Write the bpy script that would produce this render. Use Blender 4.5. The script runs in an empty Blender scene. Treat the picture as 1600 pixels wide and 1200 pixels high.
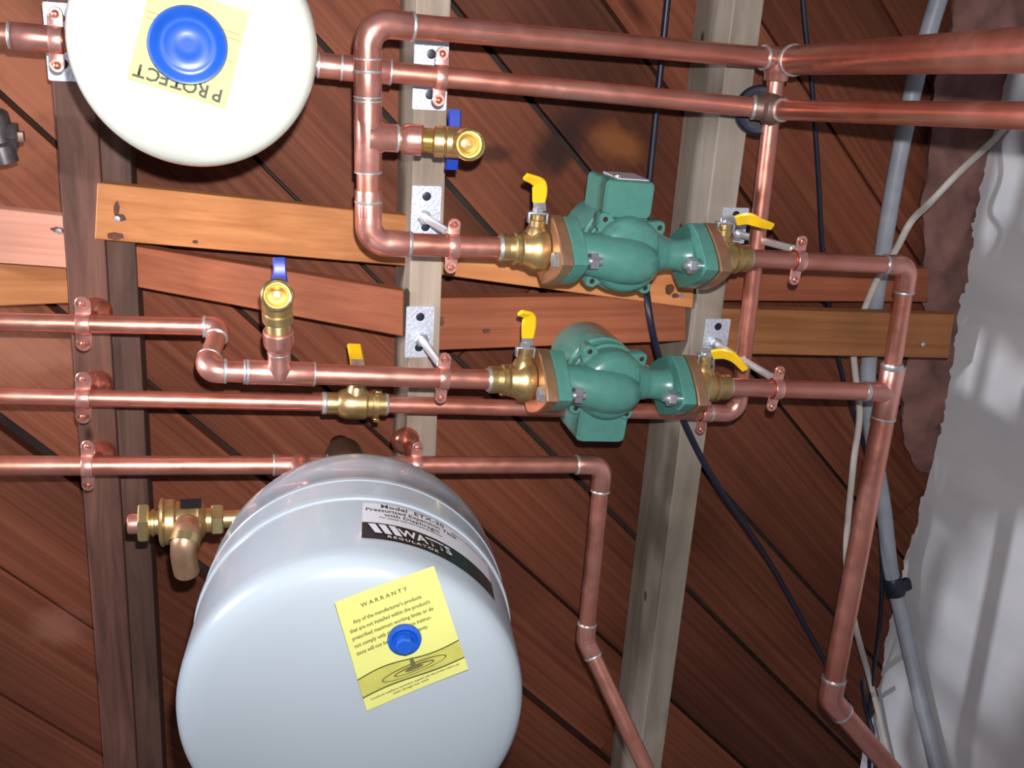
import bpy, bmesh, math, random
from mathutils import Vector, Matrix, noise
random.seed(7)
V = Vector
sc = bpy.context.scene
COL = sc.collection
# ---------------------------------------------------------------- camera
FPX = 1600.0
CAMZ = 1.5
Zc = V((-480, -627, 1600)).normalized()           # straight up to the joists, in camera axes
Yc = V((-330, 4500, 1600)); Yc = (Yc - Yc.dot(Zc) * Zc).normalized()
Xc = Yc.cross(Zc).normalized()
CAM = V((0, 0, CAMZ))
def c2w(v): return V((v.dot(Xc), v.dot(Yc), v.dot(Zc)))
def ray(px, py): return c2w(V(((px - 800) / FPX, (py - 600) / FPX, 1.0)))
def W(px, py, h):
    r = ray(px, py); return CAM + r * (h / r.z)
def WP(px, py, p, n):
    r = ray(px, py); return CAM + r * ((p - CAM).dot(n) / r.dot(n))
cam = bpy.data.objects.new('camera', bpy.data.cameras.new('camera'))
COL.objects.link(cam)
cam.data.sensor_width = 36; cam.data.lens = 36 * FPX / 1600
cam.data.clip_start = 0.02
cx, cy, cz = c2w(V((1, 0, 0))), c2w(V((0, -1, 0))), c2w(V((0, 0, -1)))
cam.matrix_world = Matrix(((cx.x, cy.x, cz.x, CAM.x), (cx.y, cy.y, cz.y, CAM.y), (cx.z, cy.z, cz.z, CAM.z), (0, 0, 0, 1)))
sc.camera = cam
# ---------------------------------------------------------------- world and light
w = bpy.data.worlds.new('world'); sc.world = w; w.use_nodes = True
w.node_tree.nodes['Background'].inputs[0].default_value = (0.80, 0.76, 0.86, 1)
w.node_tree.nodes['Background'].inputs[1].default_value = 0.17
def area(name, loc, target, size, power, col):
    l = bpy.data.lights.new(name, 'AREA'); l.shape = 'DISK'; l.size = size; l.energy = power; l.color = col
    o = bpy.data.objects.new(name, l); COL.objects.link(o); o.location = loc
    o.rotation_euler = (V(target) - V(loc)).to_track_quat('-Z', 'Y').to_euler(); return o
right, down = c2w(V((1, 0, 0))), c2w(V((0, 1, 0)))
fl_ = area('camera_flash', CAM + right * 0.014 - down * 0.045, W(560, 340, 1.1), 0.014, 6.5, (1.0, 0.95, 0.93)); fl_.data.spread = math.radians(108)
area('work_light', CAM + V((-1.0, 0.03, 0.93)), CAM + V((1.02, 0.75, 0.90)), 0.09, 16.0, (0.93, 0.94, 1.0))
sc.view_settings.view_transform = 'Standard'; sc.view_settings.look = 'None'
sc.view_settings.gamma = 1; sc.view_settings.use_curve_mapping = False
sc.view_settings.exposure = 0.0

# ---------------------------------------------------------------- materials
def nodes(name):
    m = bpy.data.materials.new(name); m.use_nodes = True
    nt = m.node_tree; return m, nt, nt.nodes['Principled BSDF']
def plain(name, col, rough=0.5, metal=0.0, coat=0.0, var=0.08, scale=60, bump=0.0, spec=None):
    m, nt, b = nodes(name)
    tc = nt.nodes.new('ShaderNodeTexCoord'); n = nt.nodes.new('ShaderNodeTexNoise')
    n.inputs['Scale'].default_value = scale; n.inputs['Detail'].default_value = 4
    nt.links.new(tc.outputs['Object'], n.inputs['Vector'])
    r = nt.nodes.new('ShaderNodeValToRGB')
    r.color_ramp.elements[0].position = 0.3; r.color_ramp.elements[1].position = 0.7
    r.color_ramp.elements[0].color = tuple(c * (1 - var) for c in col) + (1,)
    r.color_ramp.elements[1].color = tuple(min(1, c * (1 + var)) for c in col) + (1,)
    nt.links.new(n.outputs['Fac'], r.inputs['Fac']); nt.links.new(r.outputs['Color'], b.inputs['Base Color'])
    b.inputs['Roughness'].default_value = rough; b.inputs['Metallic'].default_value = metal
    b.inputs['Coat Weight'].default_value = coat
    if spec is not None: b.inputs['Specular IOR Level'].default_value = spec
    if bump:
        bp = nt.nodes.new('ShaderNodeBump'); bp.inputs['Strength'].default_value = bump; bp.inputs['Distance'].default_value = 0.002
        nt.links.new(n.outputs['Fac'], bp.inputs['Height']); nt.links.new(bp.outputs['Normal'], b.inputs['Normal'])
    return m
def copper(name, c0, c1, rough):
    m, nt, b = nodes(name)
    tc = nt.nodes.new('ShaderNodeTexCoord'); L = nt.links.new
    n = nt.nodes.new('ShaderNodeTexNoise'); n.inputs['Scale'].default_value = 14; n.inputs['Detail'].default_value = 5
    L(tc.outputs['Object'], n.inputs['Vector'])
    r = nt.nodes.new('ShaderNodeValToRGB'); r.color_ramp.elements[0].position = .35; r.color_ramp.elements[1].position = .7
    r.color_ramp.elements[0].color = c0 + (1,); r.color_ramp.elements[1].color = c1 + (1,)
    L(n.outputs['Fac'], r.inputs['Fac']); L(r.outputs['Color'], b.inputs['Base Color'])
    n2 = nt.nodes.new('ShaderNodeTexNoise'); n2.inputs['Scale'].default_value = 55; n2.inputs['Detail'].default_value = 6
    L(tc.outputs['Object'], n2.inputs['Vector'])
    mr = nt.nodes.new('ShaderNodeMapRange'); mr.inputs['From Min'].default_value = .3; mr.inputs['From Max'].default_value = .7
    mr.inputs['To Min'].default_value = rough - .05; mr.inputs['To Max'].default_value = rough + .09
    L(n2.outputs['Fac'], mr.inputs['Value']); L(mr.outputs['Result'], b.inputs['Roughness'])
    b.inputs['Metallic'].default_value = 0.88
    return m
def wood(name, dark, light, knot=0.0, rough=0.65, axis=0, stretch=14, scale=5.0, bump=.25, dist=1.2, patch=(.68, 1.22), spec=.3):
    """grain runs along the object's own axis"""
    m, nt, b = nodes(name); L = nt.links.new; N = nt.nodes.new
    tc = N('ShaderNodeTexCoord'); oi = N('ShaderNodeObjectInfo')
    off = N('ShaderNodeVectorMath'); off.operation = 'SCALE'; off.inputs['Scale'].default_value = 9.0
    cmb = N('ShaderNodeCombineXYZ'); L(oi.outputs['Random'], cmb.inputs[0]); L(oi.outputs['Random'], cmb.inputs[1]); L(oi.outputs['Random'], cmb.inputs[2])
    L(cmb.outputs[0], off.inputs[0])
    add = N('ShaderNodeVectorMath'); L(tc.outputs['Object'], add.inputs[0]); L(off.outputs[0], add.inputs[1])
    mp = N('ShaderNodeMapping'); s = [scale * stretch] * 3; s[axis] = scale; mp.inputs['Scale'].default_value = s
    L(add.outputs[0], mp.inputs['Vector'])
    n = N('ShaderNodeTexNoise'); n.inputs['Scale'].default_value = 1; n.inputs['Detail'].default_value = 7; n.inputs['Roughness'].default_value = .6; n.inputs['Distortion'].default_value = dist
    L(mp.outputs[0], n.inputs['Vector'])
    r = N('ShaderNodeValToRGB'); r.color_ramp.elements[0].position = .32; r.color_ramp.elements[1].position = .68
    r.color_ramp.elements[0].color = dark + (1,); r.color_ramp.elements[1].color = light + (1,)
    L(n.outputs['Fac'], r.inputs['Fac'])
    # broad patches
    n3 = N('ShaderNodeTexNoise'); n3.inputs['Scale'].default_value = 4.5; n3.inputs['Detail'].default_value = 3
    L(add.outputs[0], n3.inputs['Vector'])
    mr = N('ShaderNodeMapRange'); mr.inputs['From Min'].default_value = .3; mr.inputs['From Max'].default_value = .7; mr.inputs['To Min'].default_value = patch[0]; mr.inputs['To Max'].default_value = patch[1]
    L(n3.outputs['Fac'], mr.inputs['Value'])
    rv_ = N('ShaderNodeMapRange'); rv_.inputs['To Min'].default_value = .78; rv_.inputs['To Max'].default_value = 1.2; L(oi.outputs['Random'], rv_.inputs['Value'])
    ml = N('ShaderNodeMath'); ml.operation = 'MULTIPLY'; L(mr.outputs['Result'], ml.inputs[0]); L(rv_.outputs['Result'], ml.inputs[1])
    hv = N('ShaderNodeVectorMath'); hv.operation = 'SCALE'; L(r.outputs['Color'], hv.inputs[0]); L(ml.outputs[0], hv.inputs['Scale'])
    out = hv.outputs[0]
    if knot:
        mk = N('ShaderNodeMapping'); ks = [10.0] * 3; ks[axis] = 5.0; mk.inputs['Scale'].default_value = ks; L(add.outputs[0], mk.inputs['Vector'])
        vo = N('ShaderNodeTexVoronoi'); vo.inputs['Scale'].default_value = 1.0; L(mk.outputs[0], vo.inputs['Vector'])
        kr = N('ShaderNodeValToRGB'); kr.color_ramp.elements[0].position = .04; kr.color_ramp.elements[1].position = .04 + .16 * knot
        kr.color_ramp.elements[0].color = (.28, .2, .18, 1); kr.color_ramp.elements[1].color = (1, 1, 1, 1)
        L(vo.outputs['Distance'], kr.inputs['Fac'])
        mm = N('ShaderNodeMix'); mm.data_type = 'RGBA'; mm.blend_type = 'MULTIPLY'; mm.inputs[0].default_value = 1
        L(out, mm.inputs[6]); L(kr.outputs['Color'], mm.inputs[7]); out = mm.outputs[2]
    L(out, b.inputs['Base Color']); b.inputs['Roughness'].default_value = rough
    b.inputs['Specular IOR Level'].default_value = spec
    bp = N('ShaderNodeBump'); bp.inputs['Strength'].default_value = bump; bp.inputs['Distance'].default_value = .0015
    L(n.outputs['Fac'], bp.inputs['Height']); L(bp.outputs['Normal'], b.inputs['Normal'])
    return m
M = {}
M['copper'] = copper('copper', (.70, .27, .19), (.82, .38, .31), .33)
M['copper_fit'] = copper('copper_fitting', (.76, .33, .26), (.88, .44, .38), .30)
M['copper_dark'] = copper('copper_dark', (.58, .19, .12), (.70, .26, .19), .20)
M['copper_pale'] = copper('copper_pale', (.86, .42, .36), (.95, .52, .45), .30)
M['solder'] = plain('solder', (.55, .58, .58), .38, .75, var=.2, scale=150)
M['brass'] = plain('brass', (.56, .40, .18), .36, .9, var=.14, scale=70, bump=.1)
M['brass_bright'] = plain('brass_bright', (.80, .64, .30), .24, .95, var=.06)
M['bronze'] = plain('bronze', (.60, .36, .22), .38, .85, var=.15, scale=50, bump=.15)
M['bronze_dull'] = plain('bronze_dull', (.20, .13, .11), .5, .6, var=.15, scale=50)
M['brass_old'] = plain('brass_old', (.10, .06, .04), .42, .8, var=.3, scale=40)
M['green'] = plain('green_paint', (.070, .225, .190), .28, 0, coat=.35, var=.06, scale=90, bump=.12)
M['steel'] = plain('zinc_steel', (.60, .63, .68), .32, .85, var=.12, scale=160)
M['zinc_bright'] = plain('zinc_bright', (.86, .88, .92), .32, .6, var=.06, scale=160)
M['steel_dark'] = plain('steel_dark', (.12, .11, .12), .4, .7, var=.3, scale=80)
M['galv'] = plain('galvanized', (.56, .62, .72), .42, .35, var=.16, scale=300, bump=.3)
M['hole'] = plain('hole_dark', (.01, .012, .02), .8, var=0)
M['yellow'] = plain('yellow_vinyl', (.80, .50, .01), .35, var=.05)
M['blue'] = plain('blue_plastic', (.008, .075, .42), .36, var=.08, scale=30)
M['blue_handle'] = plain('blue_vinyl', (.012, .04, .34), .35, var=.08)
M['tank_grey'] = plain('grey_enamel', (.32, .375, .425), .26, coat=.22, var=.02, scale=6)
M['tank_cream'] = plain('cream_enamel', (.50, .53, .48), .2, coat=.4, var=.02, scale=6)
M['paper'] = plain('yellow_paper', (.54, .56, .17), .6, var=.03, scale=40)
M['paper_dark'] = plain('yellow_paper_print', (.40, .40, .085), .6, var=.10, scale=60)
M['ink'] = plain('ink', (.03, .03, .02), .6, var=.1)
M['ink_soft'] = plain('ink_soft', (.10, .095, .03), .6, var=.1)
M['label_white'] = plain('label_white', (.50, .51, .56), .35, var=.03)
M['label_black'] = plain('label_black', (.008, .010, .012), .3, var=.1)
M['black'] = plain('black_rubber', (.008, .012, .03), .42, var=.2)
M['cable_white'] = plain('white_cable', (.50, .46, .42), .5, var=.08)
M['pvc'] = plain('grey_conduit', (.30, .33, .38), .42, var=.16, scale=25)
M['board'] = wood('subfloor_wood', (.105, .029, .015), (.185, .060, .031), knot=.5, scale=3, stretch=42, dist=.35, bump=.6, patch=(.50, 1.35), spec=.18)
def stains_and_lit_patches(m, spots):
    nt = m.node_tree; L = nt.links.new; N = nt.nodes.new; b = nt.nodes['Principled BSDF']
    g = N('ShaderNodeNewGeometry'); nz = N('ShaderNodeTexNoise'); nz.inputs['Scale'].default_value = 28; nz.inputs['Detail'].default_value = 4
    L(g.outputs['Position'], nz.inputs['Vector'])
    src = b.inputs['Base Color'].links[0].from_socket
    for (px, py, rx, ry, rot, col, amt) in spots:
        c = W(px, py, 1.22); mp = N('ShaderNodeMapping'); mp.vector_type = 'TEXTURE'
        mp.inputs['Location'].default_value = c; mp.inputs['Rotation'].default_value = (0, 0, math.radians(rot)); mp.inputs['Scale'].default_value = (rx, ry, 1)
        L(g.outputs['Position'], mp.inputs['Vector'])
        ln = N('ShaderNodeVectorMath'); ln.operation = 'LENGTH'; L(mp.outputs[0], ln.inputs[0])
        ad = N('ShaderNodeMath'); ad.operation = 'MULTIPLY_ADD'; L(nz.outputs['Fac'], ad.inputs[0]); ad.inputs[1].default_value = 1.2; L(ln.outputs['Value'], ad.inputs[2])
        mr = N('ShaderNodeMapRange'); mr.inputs['From Min'].default_value = .9; mr.inputs['From Max'].default_value = 1.7; mr.inputs['To Min'].default_value = amt; mr.inputs['To Max'].default_value = 0
        L(ad.outputs[0], mr.inputs['Value'])
        mx = N('ShaderNodeMix'); mx.data_type = 'RGBA'; L(mr.outputs['Result'], mx.inputs[0]); L(src, mx.inputs[6]); mx.inputs[7].default_value = col + (1,); src = mx.outputs[2]
    L(src, b.inputs['Base Color'])
stains_and_lit_patches(M['board'], [(872, 228, .030, .060, 35, (.022, .010, .008), .85), (905, 190, .022, .075, 25, (.028, .012, .010), .8), (965, 225, .045, .022, 20, (.24, .085, .025), .7),
                    (770, 240, .030, .012, 0, (.03, .012, .01), .7), (50, 110, .07, .11, 0, (.34, .12, .06), .6), (45, 545, .10, .05, 0, (.38, .17, .11), .5), (90, 980, .04, .03, 30, (.30, .14, .10), .4)])  # large pale patches at the left edge: strong light painted into wood colour
M['pine'] = wood('pine_blocking', (.34, .125, .040), (.47, .200, .075), knot=.45, scale=3, stretch=34, bump=.15, dist=.4)
M['pine_red'] = wood('pine_reddish', (.25, .070, .032), (.35, .115, .055), knot=.45, scale=3, stretch=34, bump=.15, dist=.4)
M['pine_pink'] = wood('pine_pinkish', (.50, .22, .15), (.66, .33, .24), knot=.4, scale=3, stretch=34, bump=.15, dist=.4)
M['joist_red'] = wood('old_joist', (.085, .038, .028), (.20, .090, .065), knot=.2, scale=4, stretch=12, bump=.4)
M['joist_dark'] = wood('old_joist_dark', (.055, .030, .024), (.135, .072, .055), scale=4, stretch=12, bump=.4)
M['stud'] = wood('pale_stud', (.24, .19, .145), (.40, .33, .265), knot=.2, scale=3, stretch=14, bump=.2)
M['stud2'] = wood('pale_stud_grey', (.24, .205, .165), (.37, .325, .27), knot=.12, scale=3, stretch=10, bump=.2)
M['insul'] = plain('insulation', (.21, .105, .09), .9, var=.4, scale=18, bump=1.0)
M['knot'] = plain('knot_wood', (.10, .035, .018), .7, var=.5, scale=200)
M['lap'] = plain('board_lap', (.022, .015, .012), .9, var=.4, scale=30)
M['void'] = plain('dark_void', (.012, .008, .008), .9, var=0)
def wallmat():
    m, nt, b = nodes('plaster'); L = nt.links.new; N = nt.nodes.new
    tc = N('ShaderNodeTexCoord'); mp = N('ShaderNodeMapping'); mp.inputs['Scale'].default_value = (1, 3.2, .8)
    L(tc.outputs['Object'], mp.inputs['Vector'])
    n = N('ShaderNodeTexNoise'); n.inputs['Scale'].default_value = 3.5; n.inputs['Detail'].default_value = 5
    L(mp.outputs[0], n.inputs['Vector'])
    r = N('ShaderNodeValToRGB'); r.color_ramp.elements[0].position = .35; r.color_ramp.elements[1].position = .65
    r.color_ramp.elements[0].color = (.60, .625, .66, 1); r.color_ramp.elements[1].color = (.72, .735, .76, 1)
    L(n.outputs['Fac'], r.inputs['Fac'])
    v = N('ShaderNodeTexVoronoi'); v.inputs['Scale'].default_value = 26
    L(tc.outputs['Object'], v.inputs['Vector'])
    vr = N('ShaderNodeValToRGB'); vr.color_ramp.elements[0].position = .012; vr.color_ramp.elements[1].position = .03
    vr.color_ramp.elements[0].color = (.5, .48, .47, 1); vr.color_ramp.elements[1].color = (1, 1, 1, 1)
    L(v.outputs['Distance'], vr.inputs['Fac'])
    mm = N('ShaderNodeMix'); mm.data_type = 'RGBA'; mm.blend_type = 'MULTIPLY'; mm.inputs[0].default_value = 1
    L(r.outputs['Color'], mm.inputs[6]); L(vr.outputs['Color'], mm.inputs[7]); L(mm.outputs[2], b.inputs['Base Color'])
    b.inputs['Roughness'].default_value = .55
    bp = N('ShaderNodeBump'); bp.inputs['Strength'].default_value = .25; bp.inputs['Distance'].default_value = .006
    L(n.outputs['Fac'], bp.inputs['Height']); L(bp.outputs['Normal'], b.inputs['Normal'])
    return m
M['plaster'] = wallmat()

# ---------------------------------------------------------------- helpers
def thing(name, loc, label=None, cat=None, group=None, kind=None):
    o = bpy.data.objects.new(name, None); COL.objects.link(o); o.location = loc; o.empty_display_size = .02
    tag(o, label, cat, group, kind); return o
def tag(o, label=None, cat=None, group=None, kind=None):
    if label: o['label'] = label
    if cat: o['category'] = cat
    if group: o['group'] = group
    if kind: o['kind'] = kind
    return o
def rootloc(p):
    l = V((0, 0, 0))
    while p is not None: l += p.location; p = p.parent
    return l
def part(name, bm, mat, parent=None, smooth=True, label=None, angle=35, loc=None):
    """bm in world coordinates; links ONE mesh object"""
    o0 = rootloc(parent) if parent is not None else (V(loc) if loc is not None else V((0, 0, 0)))
    bmesh.ops.recalc_face_normals(bm, faces=bm.faces)
    bmesh.ops.translate(bm, verts=bm.verts, vec=-o0)
    me = bpy.data.meshes.new(name); bm.to_mesh(me); bm.free()
    me.materials.append(M[mat])
    if smooth:
        me.shade_smooth(); me.set_sharp_from_angle(angle=math.radians(angle))
    o = bpy.data.objects.new(name, me); COL.objects.link(o)
    if parent is not None: o.parent = parent
    else: o.location = o0
    if label: o['label'] = label
    return o
def NB(): return bmesh.new()
def frame(o, z, xh=None):
    z = V(z).normalized()
    xh = V(xh) if xh is not None else (V((1, 0, 0)) if abs(z.x) < .9 else V((0, 1, 0)))
    x = (xh - xh.dot(z) * z).normalized(); y = z.cross(x)
    return Matrix(((x.x, y.x, z.x, o[0]), (x.y, y.y, z.y, o[1]), (x.z, y.z, z.z, o[2]), (0, 0, 0, 1)))
def loft(bm, rings, caps=True, closed=True):
    vs = [[bm.verts.new(p) for p in r] for r in rings]; n = len(vs[0])
    for a, b in zip(vs, vs[1:]):
        for i in range(n if closed else n - 1):
            j = (i + 1) % n
            try: bm.faces.new((a[i], a[j], b[j], b[i]))
            except ValueError: pass
    if caps:
        bm.faces.new(vs[0][::-1]); bm.faces.new(vs[-1])
    return vs
def frames_along(pts, hint=None):
    T = []
    for i in range(len(pts)):
        a = pts[max(0, i - 1)]; b = pts[min(len(pts) - 1, i + 1)]; T.append((b - a).normalized())
    x = V(hint) if hint is not None else (V((0, 0, 1)) if abs(T[0].z) < .9 else V((1, 0, 0)))
    out = []
    for t in T:
        x = (x - x.dot(t) * t).normalized(); out.append((x.copy(), t.cross(x)))
    return out
def tube(bm, pts, r, n=22, caps=True):
    pts = [V(p) for p in pts]; rr = r if isinstance(r, (list, tuple)) else [r] * len(pts)
    fr = frames_along(pts)
    loft(bm, [[p + (x * math.cos(2 * math.pi * k / n) + y * math.sin(2 * math.pi * k / n)) * q for k in range(n)] for p, q, (x, y) in zip(pts, rr, fr)], caps)
def lathe(bm, prof, mat, n=28):
    """prof [(r,z)...] about local z"""
    rings = [[mat @ V((max(r, 1e-5) * math.cos(2 * math.pi * k / n), max(r, 1e-5) * math.sin(2 * math.pi * k / n), z)) for k in range(n)] for r, z in prof]
    loft(bm, rings, True)
def prism(bm, outline, z0, z1, mat, bevel=0):
    """outline of (x,y) in local plane; extruded z0..z1; optional chamfer at both ends"""
    def off(d):
        c = V((sum(p[0] for p in outline) / len(outline), sum(p[1] for p in outline) / len(outline)))
        R = max((V(p) - c).length for p in outline)
        return [c + (V(p) - c) * (1 - d / R) for p in outline]
    if bevel:
        s = 1 if z1 > z0 else -1
        L = [(bevel, z0), (0, z0 + s * bevel), (0, z1 - s * bevel), (bevel, z1)]
    else: L = [(0, z0), (0, z1)]
    loft(bm, [[mat @ V((p[0], p[1], z)) for p in off(d)] for d, z in L], True)
def box(bm, mat, sx, sy, sz, bevel=0.0, seg=2):
    t = NB(); bmesh.ops.create_cube(t, size=1)
    bmesh.ops.scale(t, verts=t.verts, vec=(sx, sy, sz))
    if bevel: bmesh.ops.bevel(t, geom=list(t.edges), offset=bevel, segments=seg, affect='EDGES', profile=.5)
    bmesh.ops.transform(t, matrix=mat, verts=t.verts)
    me = bpy.data.meshes.new('tmp'); t.to_mesh(me); t.free(); bm.from_mesh(me); bpy.data.meshes.remove(me)
def hexo(r, rot=0, n=6): return [(r * math.cos(rot + 2 * math.pi * k / n), r * math.sin(rot + 2 * math.pi * k / n)) for k in range(n)]
def roundrect(sx, sy, r, n=5):
    o = []
    for qx, qy, a0 in ((1, 1, 0), (-1, 1, 90), (-1, -1, 180), (1, -1, 270)):
        for k in range(n + 1):
            a = math.radians(a0 + 90 * k / n); o.append((qx * (sx / 2 - r) + r * math.cos(a), qy * (sy / 2 - r) + r * math.sin(a)))
    return o
def strap(bm, pts, wdir, w_, t):
    """flat bar swept along pts; w_ can be list"""
    pts = [V(p) for p in pts]; wd = V(wdir).normalized(); ww = w_ if isinstance(w_, (list, tuple)) else [w_] * len(pts); rings = []
    for i, p in enumerate(pts):
        tt = (pts[min(i + 1, len(pts) - 1)] - pts[max(i - 1, 0)]).normalized()
        wv = (wd - wd.dot(tt) * tt).normalized(); nn = tt.cross(wv); a = wv * ww[i] / 2; b = nn * t / 2; c = .8
        rings.append([p + a * c + b, p + a + b * .3, p + a - b * .3, p + a * c - b, p - a * c - b, p - a - b * .3, p - a + b * .3, p - a * c + b])
    loft(bm, rings, True)
def smoothpath(pts, n=8):
    pts = [V(p) for p in pts]; P = [pts[0]] + pts + [pts[-1]]; out = []
    for i in range(1, len(P) - 2):
        for k in range(n):
            t = k / n; a, b, c, d = P[i - 1], P[i], P[i + 1], P[i + 2]
            out.append(.5 * ((2 * b) + (-a + c) * t + (2 * a - 5 * b + 4 * c - d) * t * t + (-a + 3 * b - 3 * c + d) * t ** 3))
    out.append(pts[-1]); return out
def text_bm(s, size, spacing=1.0, align='CENTER', extr=0.0, bold=.02):
    cu = bpy.data.curves.new('t', 'FONT'); cu.body = s; cu.size = size; cu.space_character = spacing
    cu.align_x = align; cu.align_y = 'CENTER'; cu.resolution_u = 2; cu.extrude = extr; cu.offset = bold * size
    o = bpy.data.objects.new('t', cu); COL.objects.link(o)
    bpy.context.view_layer.update()
    me = bpy.data.meshes.new_from_object(o.evaluated_get(bpy.context.evaluated_depsgraph_get()))
    bpy.data.objects.remove(o); bpy.data.curves.remove(cu)
    b = NB(); b.from_mesh(me); bpy.data.meshes.remove(me); bmesh.ops.triangulate(b, faces=b.faces); return b
UP = V((0, 0, 1)); X = V((1, 0, 0)); Y = V((0, 1, 0))

# ---------------------------------------------------------------- setting: ceiling boards, wall
HC = 1.22; HJ = 1.12
zC, zJ = CAMZ + HC, CAMZ + HJ
ceil = thing('ceiling', (0, 0, zC), kind='structure')
bm = NB(); box(bm, Matrix.Translation((.2, .4, zC + .0265)), 3.4, 3.6, .01); part('backing', bm, 'lap', ceil, smooth=False)
ang = math.radians(45)
BW = .142
bdir = V((math.cos(ang), math.sin(ang), 0)); bperp = V((-math.sin(ang), math.cos(ang), 0))
shared = []
for k in range(3):
    t = NB(); box(t, Matrix.Identity(4), 1.0, BW - (.003, .009, .005)[k], .018, 0, 1); me = bpy.data.meshes.new('board'); t.to_mesh(me); t.free(); me.materials.append(M['board']); shared.append(me)
anchor = W(0, 661, HC)                       # the wide gap on the left runs through here
for i in range(-11, 9):
    c0 = anchor + bperp * (i * BW + BW / 2 + (.006 if i >= 0 else -.006)); c0.z = zC + .0095
    s0 = random.uniform(-.5, .5)
    # board pieces butted end to end
    lo, hi = -1.3, 2.6
    s = lo + s0 * .3
    while s < hi:
        ln = random.choice((1.7, 2.3, 3.1))
        mid = c0 + bdir * (s + ln / 2)
        o = bpy.data.objects.new('board', shared[(i + int(s * 7)) % 3]); COL.objects.link(o); o.parent = ceil
        o.location = mid - ceil.location + V((0, 0, random.uniform(-.0010, .0012)))
        o.rotation_euler = (0, 0, ang + random.uniform(-.002, .002)); o.scale = (ln - .003, 1, 1)
        s += ln
# right wall: broken plaster board, its torn top edge runs parallel to the joists
wallX = W(1528, 330, 1.185).x
edge_px = [(1640, -120), (1600, 60), (1572, 120), (1548, 210), (1538, 260), (1526, 330), (1518, 352), (1520, 372), (1512, 440), (1500, 470), (1494, 520), (1488, 560), (1480, 620), (1474, 650), (1466, 690), (1452, 740), (1440, 780), (1434, 815), (1420, 850), (1410, 893), (1402, 935), (1386, 990), (1380, 1040), (1372, 1078), (1366, 1110), (1350, 1150), (1342, 1230), (1330, 1330)]
def WXp(px, py, x):
    r = ray(px, py); return CAM + r * ((x - CAM.x) / r.x)
bm = NB(); top = []
for a, b in zip(edge_px, edge_px[1:]):
    for k in range(6):
        t = k / 6; q = WXp(a[0] + (b[0] - a[0]) * t, a[1] + (b[1] - a[1]) * t, wallX)
        q.z += random.uniform(-.0035, .0035); q.y += random.uniform(-.002, .002); top.append(q)
rows = []
for q in top:
    z0 = CAMZ - .5; rows.append([V((wallX, q.y, z0 + (q.z - z0) * t)) for t in (0, .35, .6, .8, .92, 1)])
loft(bm, rows, caps=False, closed=False)
r = bmesh.ops.extrude_face_region(bm, geom=list(bm.faces))
bmesh.ops.translate(bm, verts=[v for v in r['geom'] if isinstance(v, bmesh.types.BMVert)], vec=(.014, 0, 0))
wl = part('wall_right', bm, 'plaster', None, smooth=False, loc=(wallX, 0, CAMZ)); wl['kind'] = 'structure'

# ---------------------------------------------------------------- joists and blocking
def beam(name, a_top, b_bot, wdt, h, depth, mat, label, cat, side=1, bev=.0015):
    """a_top,b_bot: pixels of the camera-side left edge; board width wdt to the right"""
    p, q = W(*a_top, h), W(*b_bot, h); d = (q - p).normalized(); L = (q - p).length
    across = V((-d.y, d.x, 0)); across = across if across.x > 0 else -across
    if abs(d.x) > abs(d.y): across = V((-d.y, d.x, 0)); across = across if across.y > 0 else -across
    c = (p + q) / 2 + across * wdt / 2 + UP * depth / 2
    bm = NB(); box(bm, Matrix.Identity(4), L, wdt, depth, bev, 2)
    o = part(name, bm, mat, None, smooth=False)
    o.location = c; o.rotation_euler = (0, 0, math.atan2(d.y, d.x)); tag(o, label, cat); return o
D_J = HC - HJ - .001
beam('ceiling_joist', (66, -80), (170, 1300), .039, HJ, D_J, 'joist_red', 'old reddish brown ceiling joist at the far left carrying the copper clamps', 'joist')
sis = beam('sister_joist', (128, -80), (217, 1300), .034, HJ + .016, D_J - .016, 'joist_dark', 'dark brown sister joist set back against the right side of the reddish joist', 'joist')
beam('ceiling_joist', (652, -80), (622, 1300), .037, HJ, D_J, 'stud', 'pale narrow joist in the middle holding three galvanized hanger plates', 'joist')
beam('ceiling_joist', (1157, -80), (985, 1300), .038, HJ, D_J, 'stud2', 'pale grey joist right of the green pumps with a dark cable crossing it', 'joist')
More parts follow.
